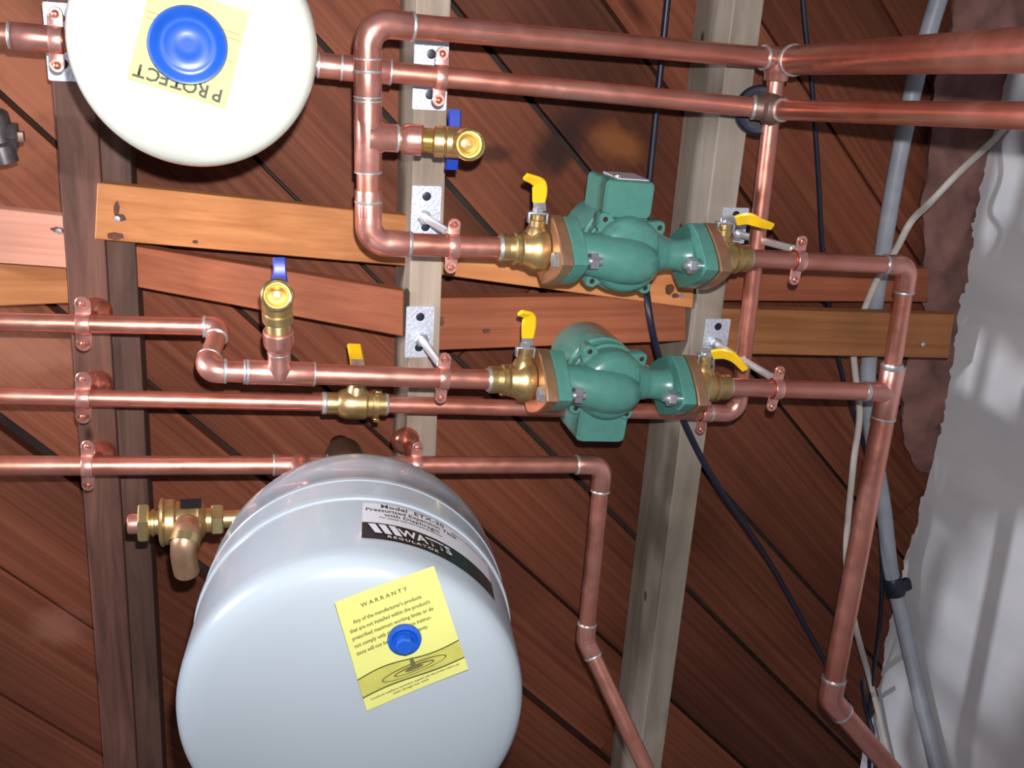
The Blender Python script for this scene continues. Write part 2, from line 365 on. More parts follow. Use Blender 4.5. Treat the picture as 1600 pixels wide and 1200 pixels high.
def slat(corners, h, t, mat, label, nails=(), knots=()):
    """blocking board from four camera-side corners (TL,TR,BR,BL) at height h"""
    hh = (h, h, h, h) if not isinstance(h, tuple) else (h[0], h[1], h[1], h[0])
    h = hh[0]; P = [W(x, y, q_) for (x, y), q_ in zip(corners, hh)]
    a = ((P[1] + P[2]) / 2 - (P[0] + P[3]) / 2); d = a.normalized(); c = sum(P, V((0, 0, 0))) / 4
    R = Matrix.Rotation(math.atan2(d.y, d.x), 3, 'Z'); Ri = R.inverted()
    bm = NB(); lo = [Ri @ (p - c) for p in P]
    loft(bm, [[p for p in lo], [p + UP * t for p in lo]], True)
    bmesh.ops.bevel(bm, geom=list(bm.edges), offset=.001, segments=1, affect='EDGES')
    root = bpy.data.objects.new('blocking_board', None); COL.objects.link(root); root.location = c; tag(root, label, 'board')
    o = part('plank', bm, mat, None, smooth=False); o.parent = root; o.rotation_euler = (0, 0, math.atan2(d.y, d.x))
    for (x, y) in nails:
        b = NB(); q = W(x, y, h); lathe(b, [(.0001, -.0012), (.003, -.001), (.0035, 0), (.0035, .002)], Matrix.Translation(q), 10)
        part('nail', b, 'steel', root)
    nrm = (P[1] - P[0]).cross(P[3] - P[0]).normalized(); nrm = nrm if nrm.z < 0 else -nrm
    for (x, y, rx, ry) in knots:
        b = NB(); q = WP(x, y, c, nrm); mt = frame(q, nrm, a); o_ = []
        for k in range(18):
            an = 2 * math.pi * k / 18; f_ = 1 + .35 * noise.noise(V((x + math.cos(an) * 2, y + math.sin(an) * 2, 0)))
            o_.append((math.cos(an) * rx * f_, math.sin(an) * ry * f_))
        prism(b, o_, -.002, .0004, mt); part('knot', b, 'knot', root)
    return root
slat([(152, 286), (660, 340), (660, 418), (148, 374)], (HJ - .005, HJ + .036), .019, 'pine', 'long light pine board nailed left to right behind the copper loop', [(183, 342)], [(182, 326, .003, .008), (187, 340, .006, .004), (181, 369, .008, .004), (305, 378, .003, .002)])
slat([(185, 381), (631, 455), (630, 526), (183, 443)], (HJ + .032, HJ - .003), .019, 'pine_red', 'reddish pine board slanting below the long light board, left of the middle joist', [(609, 471), (610, 498)])
slat([(672, 372), (1086, 425), (1083, 482), (676, 428)], HJ + .004, .019, 'pine', 'light pine board passing behind the upper green pump', [(1065, 462)], [(1046, 452, .006, .007), (1055, 462, .005, .003)])
slat([(665, 466), (1072, 462), (1072, 533), (665, 548)], HJ + .010, .019, 'pine_red', 'reddish board between the middle joist and right joist above the lower pump', [(684, 514)], [(690, 502, .003, .006), (900, 510, .006, .004), (760, 517, .005, .003)])
slat([(1110, 482), (1492, 492), (1482, 560), (1110, 552)], HJ + .004, .019, 'pine', 'yellowish pine board at the right crossing behind the white cable', [(1442, 538)], [(1441, 538, .005, .003)])
slat([(1118, 410), (1452, 420), (1450, 472), (1116, 470)], HJ + .045, .019, 'pine_red', 'dark reddish board set deeper above the yellowish right board')
slat([(-80, 318), (99, 338), (105, 419), (-80, 406)], HJ + .018, .019, 'pine_pink', 'brightly lit pinkish board end at the left edge, upper of two', [(92, 361)], [(90, 359, .007, .003)])
slat([(-80, 404), (106, 418), (108, 474), (-80, 482)], HJ + .040, .019, 'pine', 'orange pine board at the left edge just under the pinkish one')

# insulation behind the torn wall edge
bm = NB(); rows = []
A = [(1520, -120), (1492, 0), (1462, 120), (1452, 220), (1440, 330), (1442, 420), (1436, 500), (1410, 580), (1404, 650), (1418, 700), (1432, 735)]
Bq = [(1690, -120), (1650, 0), (1640, 120), (1600, 220), (1575, 330), (1565, 420), (1550, 500), (1540, 580), (1530, 650), (1500, 700), (1470, 740)]
NA, NBB = 90, 26
for i in range(NA + 1):
    u = i / NA * (len(A) - 1); k = min(int(u), len(A) - 2); t = u - k
    a = V(A[k]) * (1 - t) + V(A[k + 1]) * t; b = V(Bq[k]) * (1 - t) + V(Bq[k + 1]) * t
    row = []
    for j in range(NBB + 1):
        s = j / NBB
        p = a * (1 - s) + b * s; h = 1.203 * (1 - s) + 1.208 * s
        q = W(p.x, p.y, h)
        dd = noise.fractal(q * 17, 1.0, 2.0, 4) * .012 + noise.noise(q * 45) * .004
        bulge = -.014 * math.sin(math.pi * min(1, s * 1.15)) if s < .87 else 0
        row.append(q + UP * (dd + bulge) + (V((noise.noise(q * 30) * .012, 0, 0)) if j == 0 else V((0, 0, 0))))
    rows.append(row)
loft(bm, rows, caps=False, closed=False)
r = bmesh.ops.extrude_face_region(bm, geom=list(bm.faces)); bmesh.ops.translate(bm, verts=[v for v in r['geom'] if isinstance(v, bmesh.types.BMVert)], vec=(.01, 0, .02))
tag(part('insulation_batt', bm, 'insul', None, angle=60, loc=W(1500, 300, 1.19)), 'lumpy pinkish brown insulation stuffed behind the top of the white wall', 'insulation')

# ---------------------------------------------------------------- copper pipe work
SL = 1.15
def ring(p, d, r, root, wid=.34, mat='solder', name='solder_joint'):
    d = d.normalized(); bm = NB(); R = r * SL
    tube(bm, [p - d * r * wid * .5, p - d * r * wid * .25, p + d * r * wid * .25, p + d * r * wid * .5], [R * .98, R * 1.03, R * 1.03, R * .96], 24)
    part(name, bm, mat, root)
def straight(p, q, r, root, name='pipe', mat='copper'):
    bm = NB(); tube(bm, [p, p.lerp(q, .33), p.lerp(q, .66), q], r, 28); return part(name, bm, mat, root)
def elbow(a, v, b, r, root, rb=1.7, sl=1.3):
    """corner v between directions from a and to b; returns the sleeve ends"""
    u = (v - a).normalized(); w_ = (b - v).normalized(); th = u.angle(w_); Rb = rb * r
    tl = Rb * math.tan(th / 2); p0 = v - u * tl; n = (w_ - u * w_.dot(u)).normalized(); c = p0 + n * Rb
    s0 = p0 - u * sl * r; s1 = v + w_ * (tl + sl * r)
    pts = [s0, s0 + u * r * .12]; rr = [r * (SL - .05), r * SL]
    for k in range(13):
        t = th * k / 12; pts.append(c - n * Rb * math.cos(t) + u * Rb * math.sin(t)); rr.append(r * SL * (1.0 + .03 * math.sin(math.pi * k / 12)))
    pts += [s1 - w_ * r * .12, s1]; rr += [r * SL, r * (SL - .05)]
    bm = NB(); tube(bm, pts, rr, 28); part('elbow', bm, 'copper_fit', root)
    ring(s0, u, r, root); ring(s1, w_, r, root)
    return s0, s1
def run(root, pts, r, rb=1.7, sl=1.3):
    pts = [V(p) for p in pts]; cur = pts[0]
    for i in range(1, len(pts)):
        if i < len(pts) - 1:
            s0, s1 = elbow(pts[i - 1], pts[i], pts[i + 1], r, root, rb, sl); straight(cur, s0, r, root); cur = s1
        else: straight(cur, pts[i], r, root)
def tee(root, p, d, b, r, half=2.2, blen=2.4, rbr=None, mat='copper_fit', name='tee'):
    d = d.normalized(); b = b.normalized(); rbr = rbr or r; R = r * SL; bm = NB()
    tube(bm, [p - d * half * r, p - d * (half - .15) * r, p + d * (half - .15) * r, p + d * half * r], [R * .95, R, R, R * .95], 28)
    tube(bm, [p, p + b * r * 1.05, p + b * r * 1.35, p + b * (blen - .12) * r, p + b * blen * r], [rbr * SL * 1.2, rbr * SL * 1.16, rbr * SL, rbr * SL, rbr * SL * .95], 28)
    part(name, bm, mat, root)
    ring(p - d * half * r, d, r, root, .22); ring(p + d * half * r, d, r, root, .22)
    return p + b * blen * r
def sleeve(root, p, d, r, half=1.6, name='coupling', rings=True):
    d = d.normalized(); R = r * SL; bm = NB()
    tube(bm, [p - d * half * r, p - d * (half - .12) * r, p + d * (half - .12) * r, p + d * half * r], [R * .95, R, R, R * .95], 26); part(name, bm, 'copper_fit', root)
    if rings: ring(p - d * half * r, d, r, root, .22); ring(p + d * half * r, d, r, root, .22)

r34 = .0111
# loop around the upper left: pump line, rising leg, long upper pipe
L1a, L1b = W(576, 379, 1.0), W(1418, 414, 1.0)
dl1 = (L1b - L1a).normalized()
def online(a, b, px):                         # point of segment a-b whose image x is px
    lo, hi = -.5, 1.5
    def fx(t):
        q = c2w_inv(a.lerp(b, t) - CAM); return 800 + FPX * q.x / q.z
    for _ in range(40):
        m = (lo + hi) / 2
        if fx(m) < px: lo = m
        else: hi = m
    return a.lerp(b, (lo + hi) / 2)
def c2w_inv(v): return Xc * v.x + Yc * v.y + Zc * v.z
def online_y(a, b, py):
    lo, hi = -.5, 1.5
    def fy(t):
        q = c2w_inv(a.lerp(b, t) - CAM); return 600 + FPX * q.y / q.z
    for _ in range(40):
        m = (lo + hi) / 2
        if fy(m) < py: lo = m
        else: hi = m
    return a.lerp(b, (lo + hi) / 2)
legT = W(574, 35, 1.0); tee1 = W(1216, 92, 1.075)
t = thing('copper_pipe', legT, 'copper loop that rises beside the cream tank and runs along the top of the pipework', 'pipe')
pend1 = online(L1a, L1b, 782)
run(t, [pend1, L1a, legT, tee1], r34 * 1.04, rb=1.75, sl=1.9)
leg = (L1a - legT)
sleeve(t, online_y(legT, L1a, 122), leg, r34 * 1.04, 1.5)
tj = online_y(legT, L1a, 214)
bdir1 = (W(640, 217, 1.0) - tj).normalized()
te = tee(t, tj, leg, bdir1, r34 * 1.04, half=2.9, blen=2.4)
ring(te, bdir1, r34 * 1.04, t, .3)
sleeve(t, online_y(legT, L1a, 318), leg, r34 * 1.04, 1.2, rings=False)
# upper right tee and the fat pipe coming down to the right edge
vert_top = tee1; vert_bot = W(1152, 646, 1.07)
dv = (vert_bot - vert_top).normalized()
tee(t, tee1, tee1 - legT, dv, r34 * 1.06, half=1.7, blen=2.0)
fat0 = W(1240, 94, 1.055); fat1 = W(1600, 78, .62); fd = (fat1 - fat0)
f = thing('copper_pipe', fat0, 'fat copper pipe running from the top tee towards the viewer at the upper right edge', 'pipe')
straight(fat0, fat0 + fd * 1.4, .0158, f); ring(fat0, fd, .0150, f, .45)
# pipe behind: vertical riser with elbow and the long middle pipe to the left edge
B0 = W(-120, 616, 1.07)
v = thing('copper_pipe', vert_bot, 'thin copper riser on the right, bending left at its foot behind the lower pump', 'pipe')
bv0 = W(603, 632, 1.07); bv1 = W(508, 630, 1.07)
run(v, [vert_top + dv * .024, vert_bot, bv0], .0098, rb=1.8, sl=1.9)
ring(online_y(vert_top, vert_bot, 156), dv, .0100, v, .5)
b_ = thing('copper_pipe', bv1, 'copper pipe entering from the left edge into the small ball valve, second of three', 'pipe')
straight(B0, bv1, .0092, b_)
# long back pipe through the cream tank's connection
D0 = W(-120, 42, 1.05); D1 = W(1180, 168, 1.035)
dD = (D1 - D0).normalized()
d_ = thing('copper_pipe', W(300, 80, 1.05), 'long copper pipe passing behind the cream tank and the rising leg', 'pipe')
straight(D0, D1, .0104, d_)
ring(online(D0, D1, 16), dD, .0104, d_, .3)
sleeve(d_, online(D0, D1, 523), dD, .0104, 1.5)
p = online(D0, D1, 572); tee(d_, p, dD, V((0, 0, 1)), .0108, half=2.2, blen=1.2, rbr=.009)
sleeve(d_, online(D0, D1, 50), dD, .0104, 1.8, rings=False)
pt = online(D0, D1, 290); tee(d_, pt, dD, V((0, 0, -1)), .0104, half=2.4, blen=2.0)
# brown reducing fitting and its right-hand pipe
rf = thing('reducing_coupling', W(1195, 170, 1.03), 'dull brown reducing coupling joining the two back pipes in front of a black ring', 'fitting')
q0, q1 = online(D0, D1, 1176), W(1219, 172, 1.025); dq = (q1 - q0).normalized()
bm = NB(); tube(bm, [q0, q0 + dq * .002, q0 + dq * .010, q0 + dq * .014, q1 - dq * .010, q1 - dq * .004, q1], [.0118, .0128, .0132, .0168, .0170, .0150, .0135], 28); part('body', bm, 'bronze_dull' if 'bronze_dull' in M else 'bronze', rf)
ring(q0 + dq * .001, dq, .0112, rf, .35)
E1 = W(1600, 181, .66); E0 = W(1221, 172, 1.015); ed = (E1 - E0)
e_ = thing('copper_pipe', E0, 'lower of the two copper pipes leaving at the upper right edge', 'pipe')
straight(q1 - dq * .003, E0, .0112, e_, 'stub')
straight(E0, E0 + ed * 1.4, .0106, e_); ring(E0 + ed * .004, ed, .0108, e_, .4)
g = NB(); c = W(1186, 172, 1.085); mt = frame(c, V((.35, .1, 1)))
lathe(g, [(.021, -.005), (.0255, -.006), (.028, -.003), (.028, .004), (.0255, .007), (.021, .006), (.021, -.005)], mt, 36)
tag(part('rubber_ring', g, 'black', None, loc=c), 'black rubber ring around the pipe on the right joist', 'ring')

# pump lines, right side
tR = W(1388, 613, 1.0)
pr1 = online(L1a, L1b, 1168)
cn = W(1419, 415, 1.0)
rr_ = thing('copper_pipe', cn, 'copper pipe from the upper pump turning down at the right to meet the lower line', 'pipe')
low = W(1297, 1092, .965)
run(rr_, [pr1, cn, tR + (cn - tR).normalized() * .012], .0104, rb=1.6, sl=1.6)
ring(online_y(cn, tR, 572), tR - cn, .0110, rr_, .7)
L2a, L2b = W(321, 579, 1.0), tR
dl2 = (L2b - L2a).normalized()
lo_ = thing('copper_pipe', tR, 'thicker copper pipe dropping from the right tee to a bend at the bottom right', 'pipe')
te2 = tee(lo_, tR, (low - tR), -dl2, .0128, half=2.6, blen=2.6, rbr=.0106)
far = W(1420, 1235, .93)
run(lo_, [tR + (low - tR).normalized() * .02, low, low + (far - low) * 1.5], .0137, rb=1.6, sl=1.5)
s_ = thing('copper_pipe', te2, 'short copper pipe between the lower pump and the right tee', 'pipe')
straight(online(L2a, L2b, 1135), te2, .0108, s_); ring(te2, dl2, .0106, s_, .5)
# lower pump line, left side with the offset at the left
A0 = W(-120, 500, 1.06); A1 = W(344, 511, 1.06)
a_ = thing('copper_pipe', A1, 'uppermost pipe at the left edge, stepping down through two elbows into the lower pump', 'pipe')
pend2 = online(L2a, L2b, 764)
s0, s1 = elbow(A0, A1, L2a, .0098, a_, 1.02, .35); straight(A0, s0, .0093, a_)
s2, s3 = elbow(A1, L2a, L2b, .0106, a_, 1.05, .5); straight(s1, s2, .0098, a_); straight(s3, pend2, .0108, a_)
ring(online(L2a, L2b, 387), dl2, .0108, a_, .35)
tj2 = online(L2a, L2b, 437); bdir2 = (W(435, 520, .985) - tj2).normalized()
te3 = tee(a_, tj2, dl2, bdir2, .0108, half=3.2, blen=2.5, rbr=.0098); ring(te3, bdir2, .0098, a_, .35)
# lowest pipe
C0 = W(-120, 728, 1.05); C1 = W(942, 726, 1.05); C2 = W(915, 1000, 1.03); C3 = W(1030, 1245, .93)
c_ = thing('copper_pipe', C1, 'lowest copper pipe from the left edge, bending down right of the grey tank', 'pipe')
run(c_, [C0, C1, C2, C2 + (C3 - C2) * 1.4], .0104, rb=1.6, sl=1.7)
p = online(C0, C1, 470); tee(c_, p, C1 - C0, V((0, 0, -1)), .0104, half=2.8, blen=2.0)

# ---------------------------------------------------------------- hangers
def screw(p, n, r, root, mat='steel', name='screw'):
    bm = NB(); lathe(bm, [(.0001, r * .62), (r * .3, r * .6), (r * .32, r * .35), (r * .5, r * .5), (r * .85, r * .3), (r, 0), (r, -r * .4)], frame(p, n), 14); part(name, bm, mat, root)
def clampbody(root, p, d, r, ear=.0285, wd=.0125, mat='copper_pale', back=True):
    """two-hole strap around a pipe at p with axis d; ears across the pipe, facing the camera"""
    d = d.normalized(); z = (UP - UP.dot(d) * d).normalized(); y = z.cross(d); R = r + .0012
    for sgn, nm in (((-1, 'strap'), (1, 'strap_back')) if back else ((-1, 'strap'),)):
        pts = [p - y * (ear - .006) + z * sgn * .0009, p - y * (R + .004) + z * sgn * .0009]
        for k in range(13):
            a = math.pi * k / 12; pts.append(p - y * R * math.cos(a) + z * sgn * (R * math.sin(a) * .98 + .0012))
        pts += [p + y * (R + .004) + z * sgn * .0009, p + y * (ear - .006) + z * sgn * .0009]
        bm = NB(); strap(bm, pts, d, [wd] * 2 + [wd * (1 - .12 * math.sin(math.pi * k / 12)) for k in range(13)] + [wd] * 2, .0016)
        for s in (-1, 1):
            lathe(bm, [(wd / 2 - .0004, -.0008), (wd / 2, -.0004), (wd / 2, .0004), (wd / 2 - .0004, .0008)], frame(p + y * s * (ear - wd / 2) + z * sgn * .0009, z), 20)
        st = part(nm, bm, mat, root)
        if sgn < 0:
            for s in (-1, 1): screw(p + y * s * (ear - wd / 2) - z * .0016, -z, .0036, root, 'copper')
def plate_(root, px, py, hx, hy, rot=0.0, holes=(-.6, .6), knock=True):
    """galvanized plate under a joist, centre pixel, half sizes in metres"""
    c = W(px, py, HJ) - UP * .0012; mt = Matrix.Translation(c) @ Matrix.Rotation(rot, 4, 'Z')
    bm = NB(); prism(bm, roundrect(hx * 2, hy * 2, .002), -.0015, .0012, mt); pl = part('plate', bm, 'galv', root, angle=30)
    for k in holes:
        q = mt @ V((0, hy * k, -.0016))
        bm = NB(); lathe(bm, [(.0001, -.0003), (.0028, -.0003), (.0045, -.0001), (.0058, .0004)], Matrix.Translation(q), 16); part('screw_head', bm, 'black', root)
    return mt
def rod_hanger(px, py, line, xpx, r, hx, hy, label, off=(0, 0)):
    root = thing('pipe_hanger', W(px, py, HJ), label, 'hanger', 'rod hangers under the pump lines')
    mt = plate_(root, px, py, hx, hy)
    a, b = line; cp = online(a, b, xpx); d = (b - a).normalized()
    s = W(px + off[0], py + off[1], HJ) - UP * .002; e = cp + UP * (r + .003) + V((0, -.010, 0))
    bm = NB(); lathe(bm, [(.008, 0), (.008, -.003), (.0075, -.004), (.006, -.004)], Matrix.Translation(s), 20); part('washer', bm, 'steel', root)
    bm = NB(); prism(bm, hexo(.0082), -.009, -.003, Matrix.Translation(s), .0008); part('nut', bm, 'steel', root, angle=25)
    dd = (e - s).normalized(); L = (e - s).length; pts, rr = [], []
    n = int(L / .0011)
    for k in range(n + 1): pts.append(s + dd * L * k / n); rr.append(.0045 + (.00012 if k % 2 else -.0001))
    bm = NB(); tube(bm, pts, rr, 14); part('threaded_rod', bm, 'zinc_bright', root, angle=80)
    clampbody(root, cp, d, r)
    return root
rod_hanger(665, 330, (L1a, L1b), 707, r34 * 1.04, .0165, .0285, 'rod hanger on the middle joist clamped to the upper pump line', off=(-4, 8))
rod_hanger(655, 518, (L2a, L2b), 692, .0108, .0165, .031, 'rod hanger on the middle joist clamped to the lower pump line', off=(2, 10))
rod_hanger(1146, 352, (L1a, L1b), 1247, .0104, .0165, .022, 'rod hanger on the right joist clamped right of the upper pump', off=(2, 12))
rod_hanger(1118, 527, (L2a, L2b), 1212, .0108, .0165, .025, 'rod hanger on the right joist clamped right of the lower pump', off=(-3, 8))
def strap_hanger(px_line, line, r, label, platepx=None, hx=.018, hy=.035, bell=True, zoff=0.0, mat='copper_pale', ear=.0285, wd=.0125, bellpx=None):
    a, b = line; cp = online(a, b, px_line); d = (b - a).normalized()
    root = thing('pipe_clamp', cp, label, 'clamp', 'copper pipe clamps')
    if platepx: plate_(root, platepx[0], platepx[1], hx, hy, holes=(-.62, .55))
    top = V((cp.x, cp.y, zJ)) if bellpx is None else W(bellpx[0], bellpx[1], HJ)
    if bell:
        L = (top - cp).z - r
        bm = NB(); lathe(bm, [(.0175, 0), (.0172, -.003), (.0155, -.008), (.0120, -.012), (.0075, -.0145), (.0055, -.016), (.0055, -L)], frame(top, (top - cp)), 28); part('bell', bm, 'copper_dark', root)
    else:
        bm = NB(); L = (top - cp).z - r; lathe(bm, [(.0055, 0), (.0055, -L)], Matrix.Translation(top), 16); part('stem', bm, 'steel', root)
    clampbody(root, cp, d, r, ear, wd, mat); return root
strap_hanger(688, (D0, D1), .0104, 'copper clamp on a galvanized plate at the top of the middle joist', platepx=(672, 118), hx=.0185, hy=.0355, bell=False)
strap_hanger(88, (D0, D1), .0104, 'copper clamp beside the cream tank at the top left corner', platepx=(96, 66), hx=.0140, hy=.036, bell=False)
strap_hanger(130, (A0, A1), .0093, 'topmost of the three copper clamps down the left joist', wd=.015, mat='copper_fit', bellpx=(150, 489))
strap_hanger(130, (B0, bv1), .0092, 'middle one of the three copper clamps down the left joist', wd=.015, mat='copper_fit', bellpx=(152, 602))
strap_hanger(137, (C0, C1), .0104, 'lowest of the three copper clamps down the left joist', bellpx=(158, 710))
strap_hanger(650, (C0, C1), .0104, 'round copper clamp just above the grey tank on the middle joist')
strap_hanger(1100, (bv0, vert_bot), .0098, 'copper clamp on the right joist beside the bottom elbow of the riser', bell=False, mat='copper_fit')

# ---------------------------------------------------------------- pumps and valves
def PL(a, b, px):                              # frame on a pump line: x along the line, y down the picture, z away
    o = online(a, b, px); x = (b - a).normalized(); z = (UP - UP.dot(x) * x).normalized(); y = z.cross(x)
    return o, x, y, z
def mm(o, x, y, z): return Matrix(((x.x, y.x, z.x, o.x), (x.y, y.y, z.y, o.y), (x.z, y.z, z.z, o.z), (0, 0, 0, 1)))
def oval(sl, sw, n=32, p=2.0):                  # two-bolt flange outline: long along x
    o = []
    for k in range(n):
        a = 2 * math.pi * k / n; c, s = math.cos(a), math.sin(a)
        r1 = 1 / (abs(c / sl) ** p + abs(s / sw) ** p) ** (1 / p); o.append((r1 * c, r1 * s))
    return o
FT = math.radians(2)                           # flange's long axis leans from the view direction
def flange(bm, o, x, y, z, x0, x1, sl, sw, tilt, bev=.002, p=1.6):
    lz = (-z * math.cos(tilt) + y * math.sin(tilt)).normalized()
    prism(bm, oval(sl, sw, p=p), x0, x1, frame(o, x, lz), bev)
    return lz
def pump(a, b, pxc, box_up, label, half=.081):
    o, x, y, z = PL(a, b, pxc); Mx = mm(o, x, y, z)
    root = thing('circulator_pump', o, label, 'pump')
    def P(px, py, pz): return Mx @ V((px, py, pz))
    # volute: inlet tube swelling to a rounded nose, round chamber behind it, outlet neck
    bm = NB()
    tube(bm, smoothpath([P(-.078, 0, 0), P(-.055, .001, 0), P(-.030, .004, -.004), P(-.005, .007, -.006), P(.016, .009, -.002), P(.026, .010, .004), P(.030, .010, .010)], 5),
         [.021 + .0 * k for k in range(5)] + [.0215, .022, .0225, .023, .0235] + [.024, .0245, .025, .0253, .0255] + [.0255, .0252, .0248, .024, .023] + [.0215, .020, .018, .0155, .013] + [.011, .009, .007, .005, .003, .001][:6], 30)
    part('inlet_volute', bm, 'green', root, angle=60)
    bm = NB(); cc = P(-.001, .003, 0)
    lathe(bm, [(.001, -.012), (.022, -.012), (.034, -.009), (.0395, -.003), (.041, .004), (.041, .016), (.044, .018), (.044, .024)], frame(cc, z, x), 40)
    part('chamber', bm, 'green', root, angle=50)
    # back plate with four screw ears
    bm = NB(); ears = []
    sg = 1 if box_up else -1
    for k, an in enumerate((-128, -41, 52, 138)):
        an = math.radians(an); ears.append((math.cos(an) * .0475, math.sin(an) * .0475))
    out = []
    n = 96
    for k in range(n):
        an = 2 * math.pi * k / n; rad = .0420
        if -2.5 < (an if an < math.pi else an - 2 * math.pi) < -.5: rad = min(.0475, .0365 / max(abs(math.sin(an)), abs(math.cos(an)) * .88))
        for ex, ey in ears:
            da = abs((an - math.atan2(ey, ex) + math.pi) % (2 * math.pi) - math.pi)
            if da < .17: rad = max(rad, .0440 + .0100 * (1 - (da / .17) ** 2) ** .5)
        out.append((math.cos(an) * rad, math.sin(an) * rad))
    prism(bm, out, .008, .026, mm(cc, x, y, z), .0015); part('back_plate', bm, 'green', root, angle=40)
    for ex, ey in ears:
        q = mm(cc, x, y, z) @ V((ex * .98, ey * .98, .0075)); b2 = NB(); lathe(b2, [(.0001, -.0002), (.0022, -.0004), (.003, .0006)], frame(q, z), 12); part('plate_screw', b2, 'brass_old', root)
    bm = NB()
    for k, ch in enumerate('TACO'):
        an = math.radians(-66 + k * 17); tb = text_bm(ch, .0085, extr=.0006)
        fm_ = mm(cc, x, y, z) @ Matrix.Translation((math.cos(an) * .0325, math.sin(an) * .0325, -.0098)) @ Matrix.Rotation(an + math.pi / 2, 4, 'Z') @ Matrix.Rotation(math.pi, 4, 'X')
        bmesh.ops.transform(tb, matrix=fm_, verts=tb.verts); me = bpy.data.meshes.new('tmp'); tb.to_mesh(me); tb.free(); bm.from_mesh(me); bpy.data.meshes.remove(me)
    part('cast_lettering', bm, 'green', root, smooth=False)
    # outlet neck
    bm = NB(); tube(bm, smoothpath([P(.026, -.001, .006), P(.042, .000, .005), P(.055, 0, .002), P(.074, 0, 0)], 4), [.024, .0225, .021, .0198, .0185, .0175, .017, .017, .0172, .018, .020, .023, .026], 28)
    part('outlet_neck', bm, 'green', root, angle=60)
    # motor behind
    bm = NB(); mc = P(-.004, -.003, .026)
    lathe(bm, [(.038, 0), (.038, .004), (.041, .006), (.041, .066), (.0385, .073), (.030, .077), (.001, .078)], frame(mc, z, x), 40)
    part('motor', bm, 'green', root, angle=40)
    # junction box on the side
    if box_up: bc = P(-.003, -.0545, .045); bx, by = .056, .040
    else: bc = P(.004, .058, .045); bx, by = .060, .040
    bm = NB(); fm = mm(bc, x, y, z)
    prism(bm, roundrect(bx, by, .006), -.030, .030, fm, .0018); jb = part('junction_box', bm, 'green', root, angle=35)
    bm = NB(); prism(bm, roundrect(bx * .94, by * .94, .006), -.0306, -.0318, fm, .0004); part('cover', bm, 'green', jb, angle=35)
    if box_up:
        bm = NB(); box(bm, mm(P(.002, -.0751, .045), x, y, z), .036, .0012, .044, 0); part('box_label', bm, 'label_white', jb, smooth=False)
        bm = NB(); lathe(bm, [(.0001, .003), (.0035, .003), (.0042, .001), (.0042, 0)], frame(P(-.014, -.0755, .030), -y), 14); part('box_screw', bm, 'steel', jb)
    # flanges and bolts
    for s in (-1, 1):
        x0 = s * half; bm = NB()
        lz = flange(bm, P(0, 0, 0), x, y, z, x0 - s * .016, x0, .053, .0365, FT * (1 if s < 0 else 1.2), .0012, 1.28)
        part('flange', bm, 'green', root, angle=30)
        for k in (-1, 1):
            bp_ = P(0, 0, 0) + lz * k * .0375
            bm = NB(); tube(bm, [bp_ + x * (x0 - s * .035), bp_ + x * (x0 + s * .012)], .0042, 14); bt = part('bolt', bm, 'steel', root)
            bm = NB(); prism(bm, hexo(.0092, .3), 0, .0085, frame(bp_ + x * (x0 - s * .030), x * s * 1.0, z), .0009); part('nut', bm, 'steel', bt, angle=25)
            bm = NB(); prism(bm, hexo(.0086, .3), 0, .006, frame(bp_ + x * (x0 + s * .0125), x * s, z), .0009); part('bolt_head', bm, 'steel', bt, angle=25)
    return root, Mx
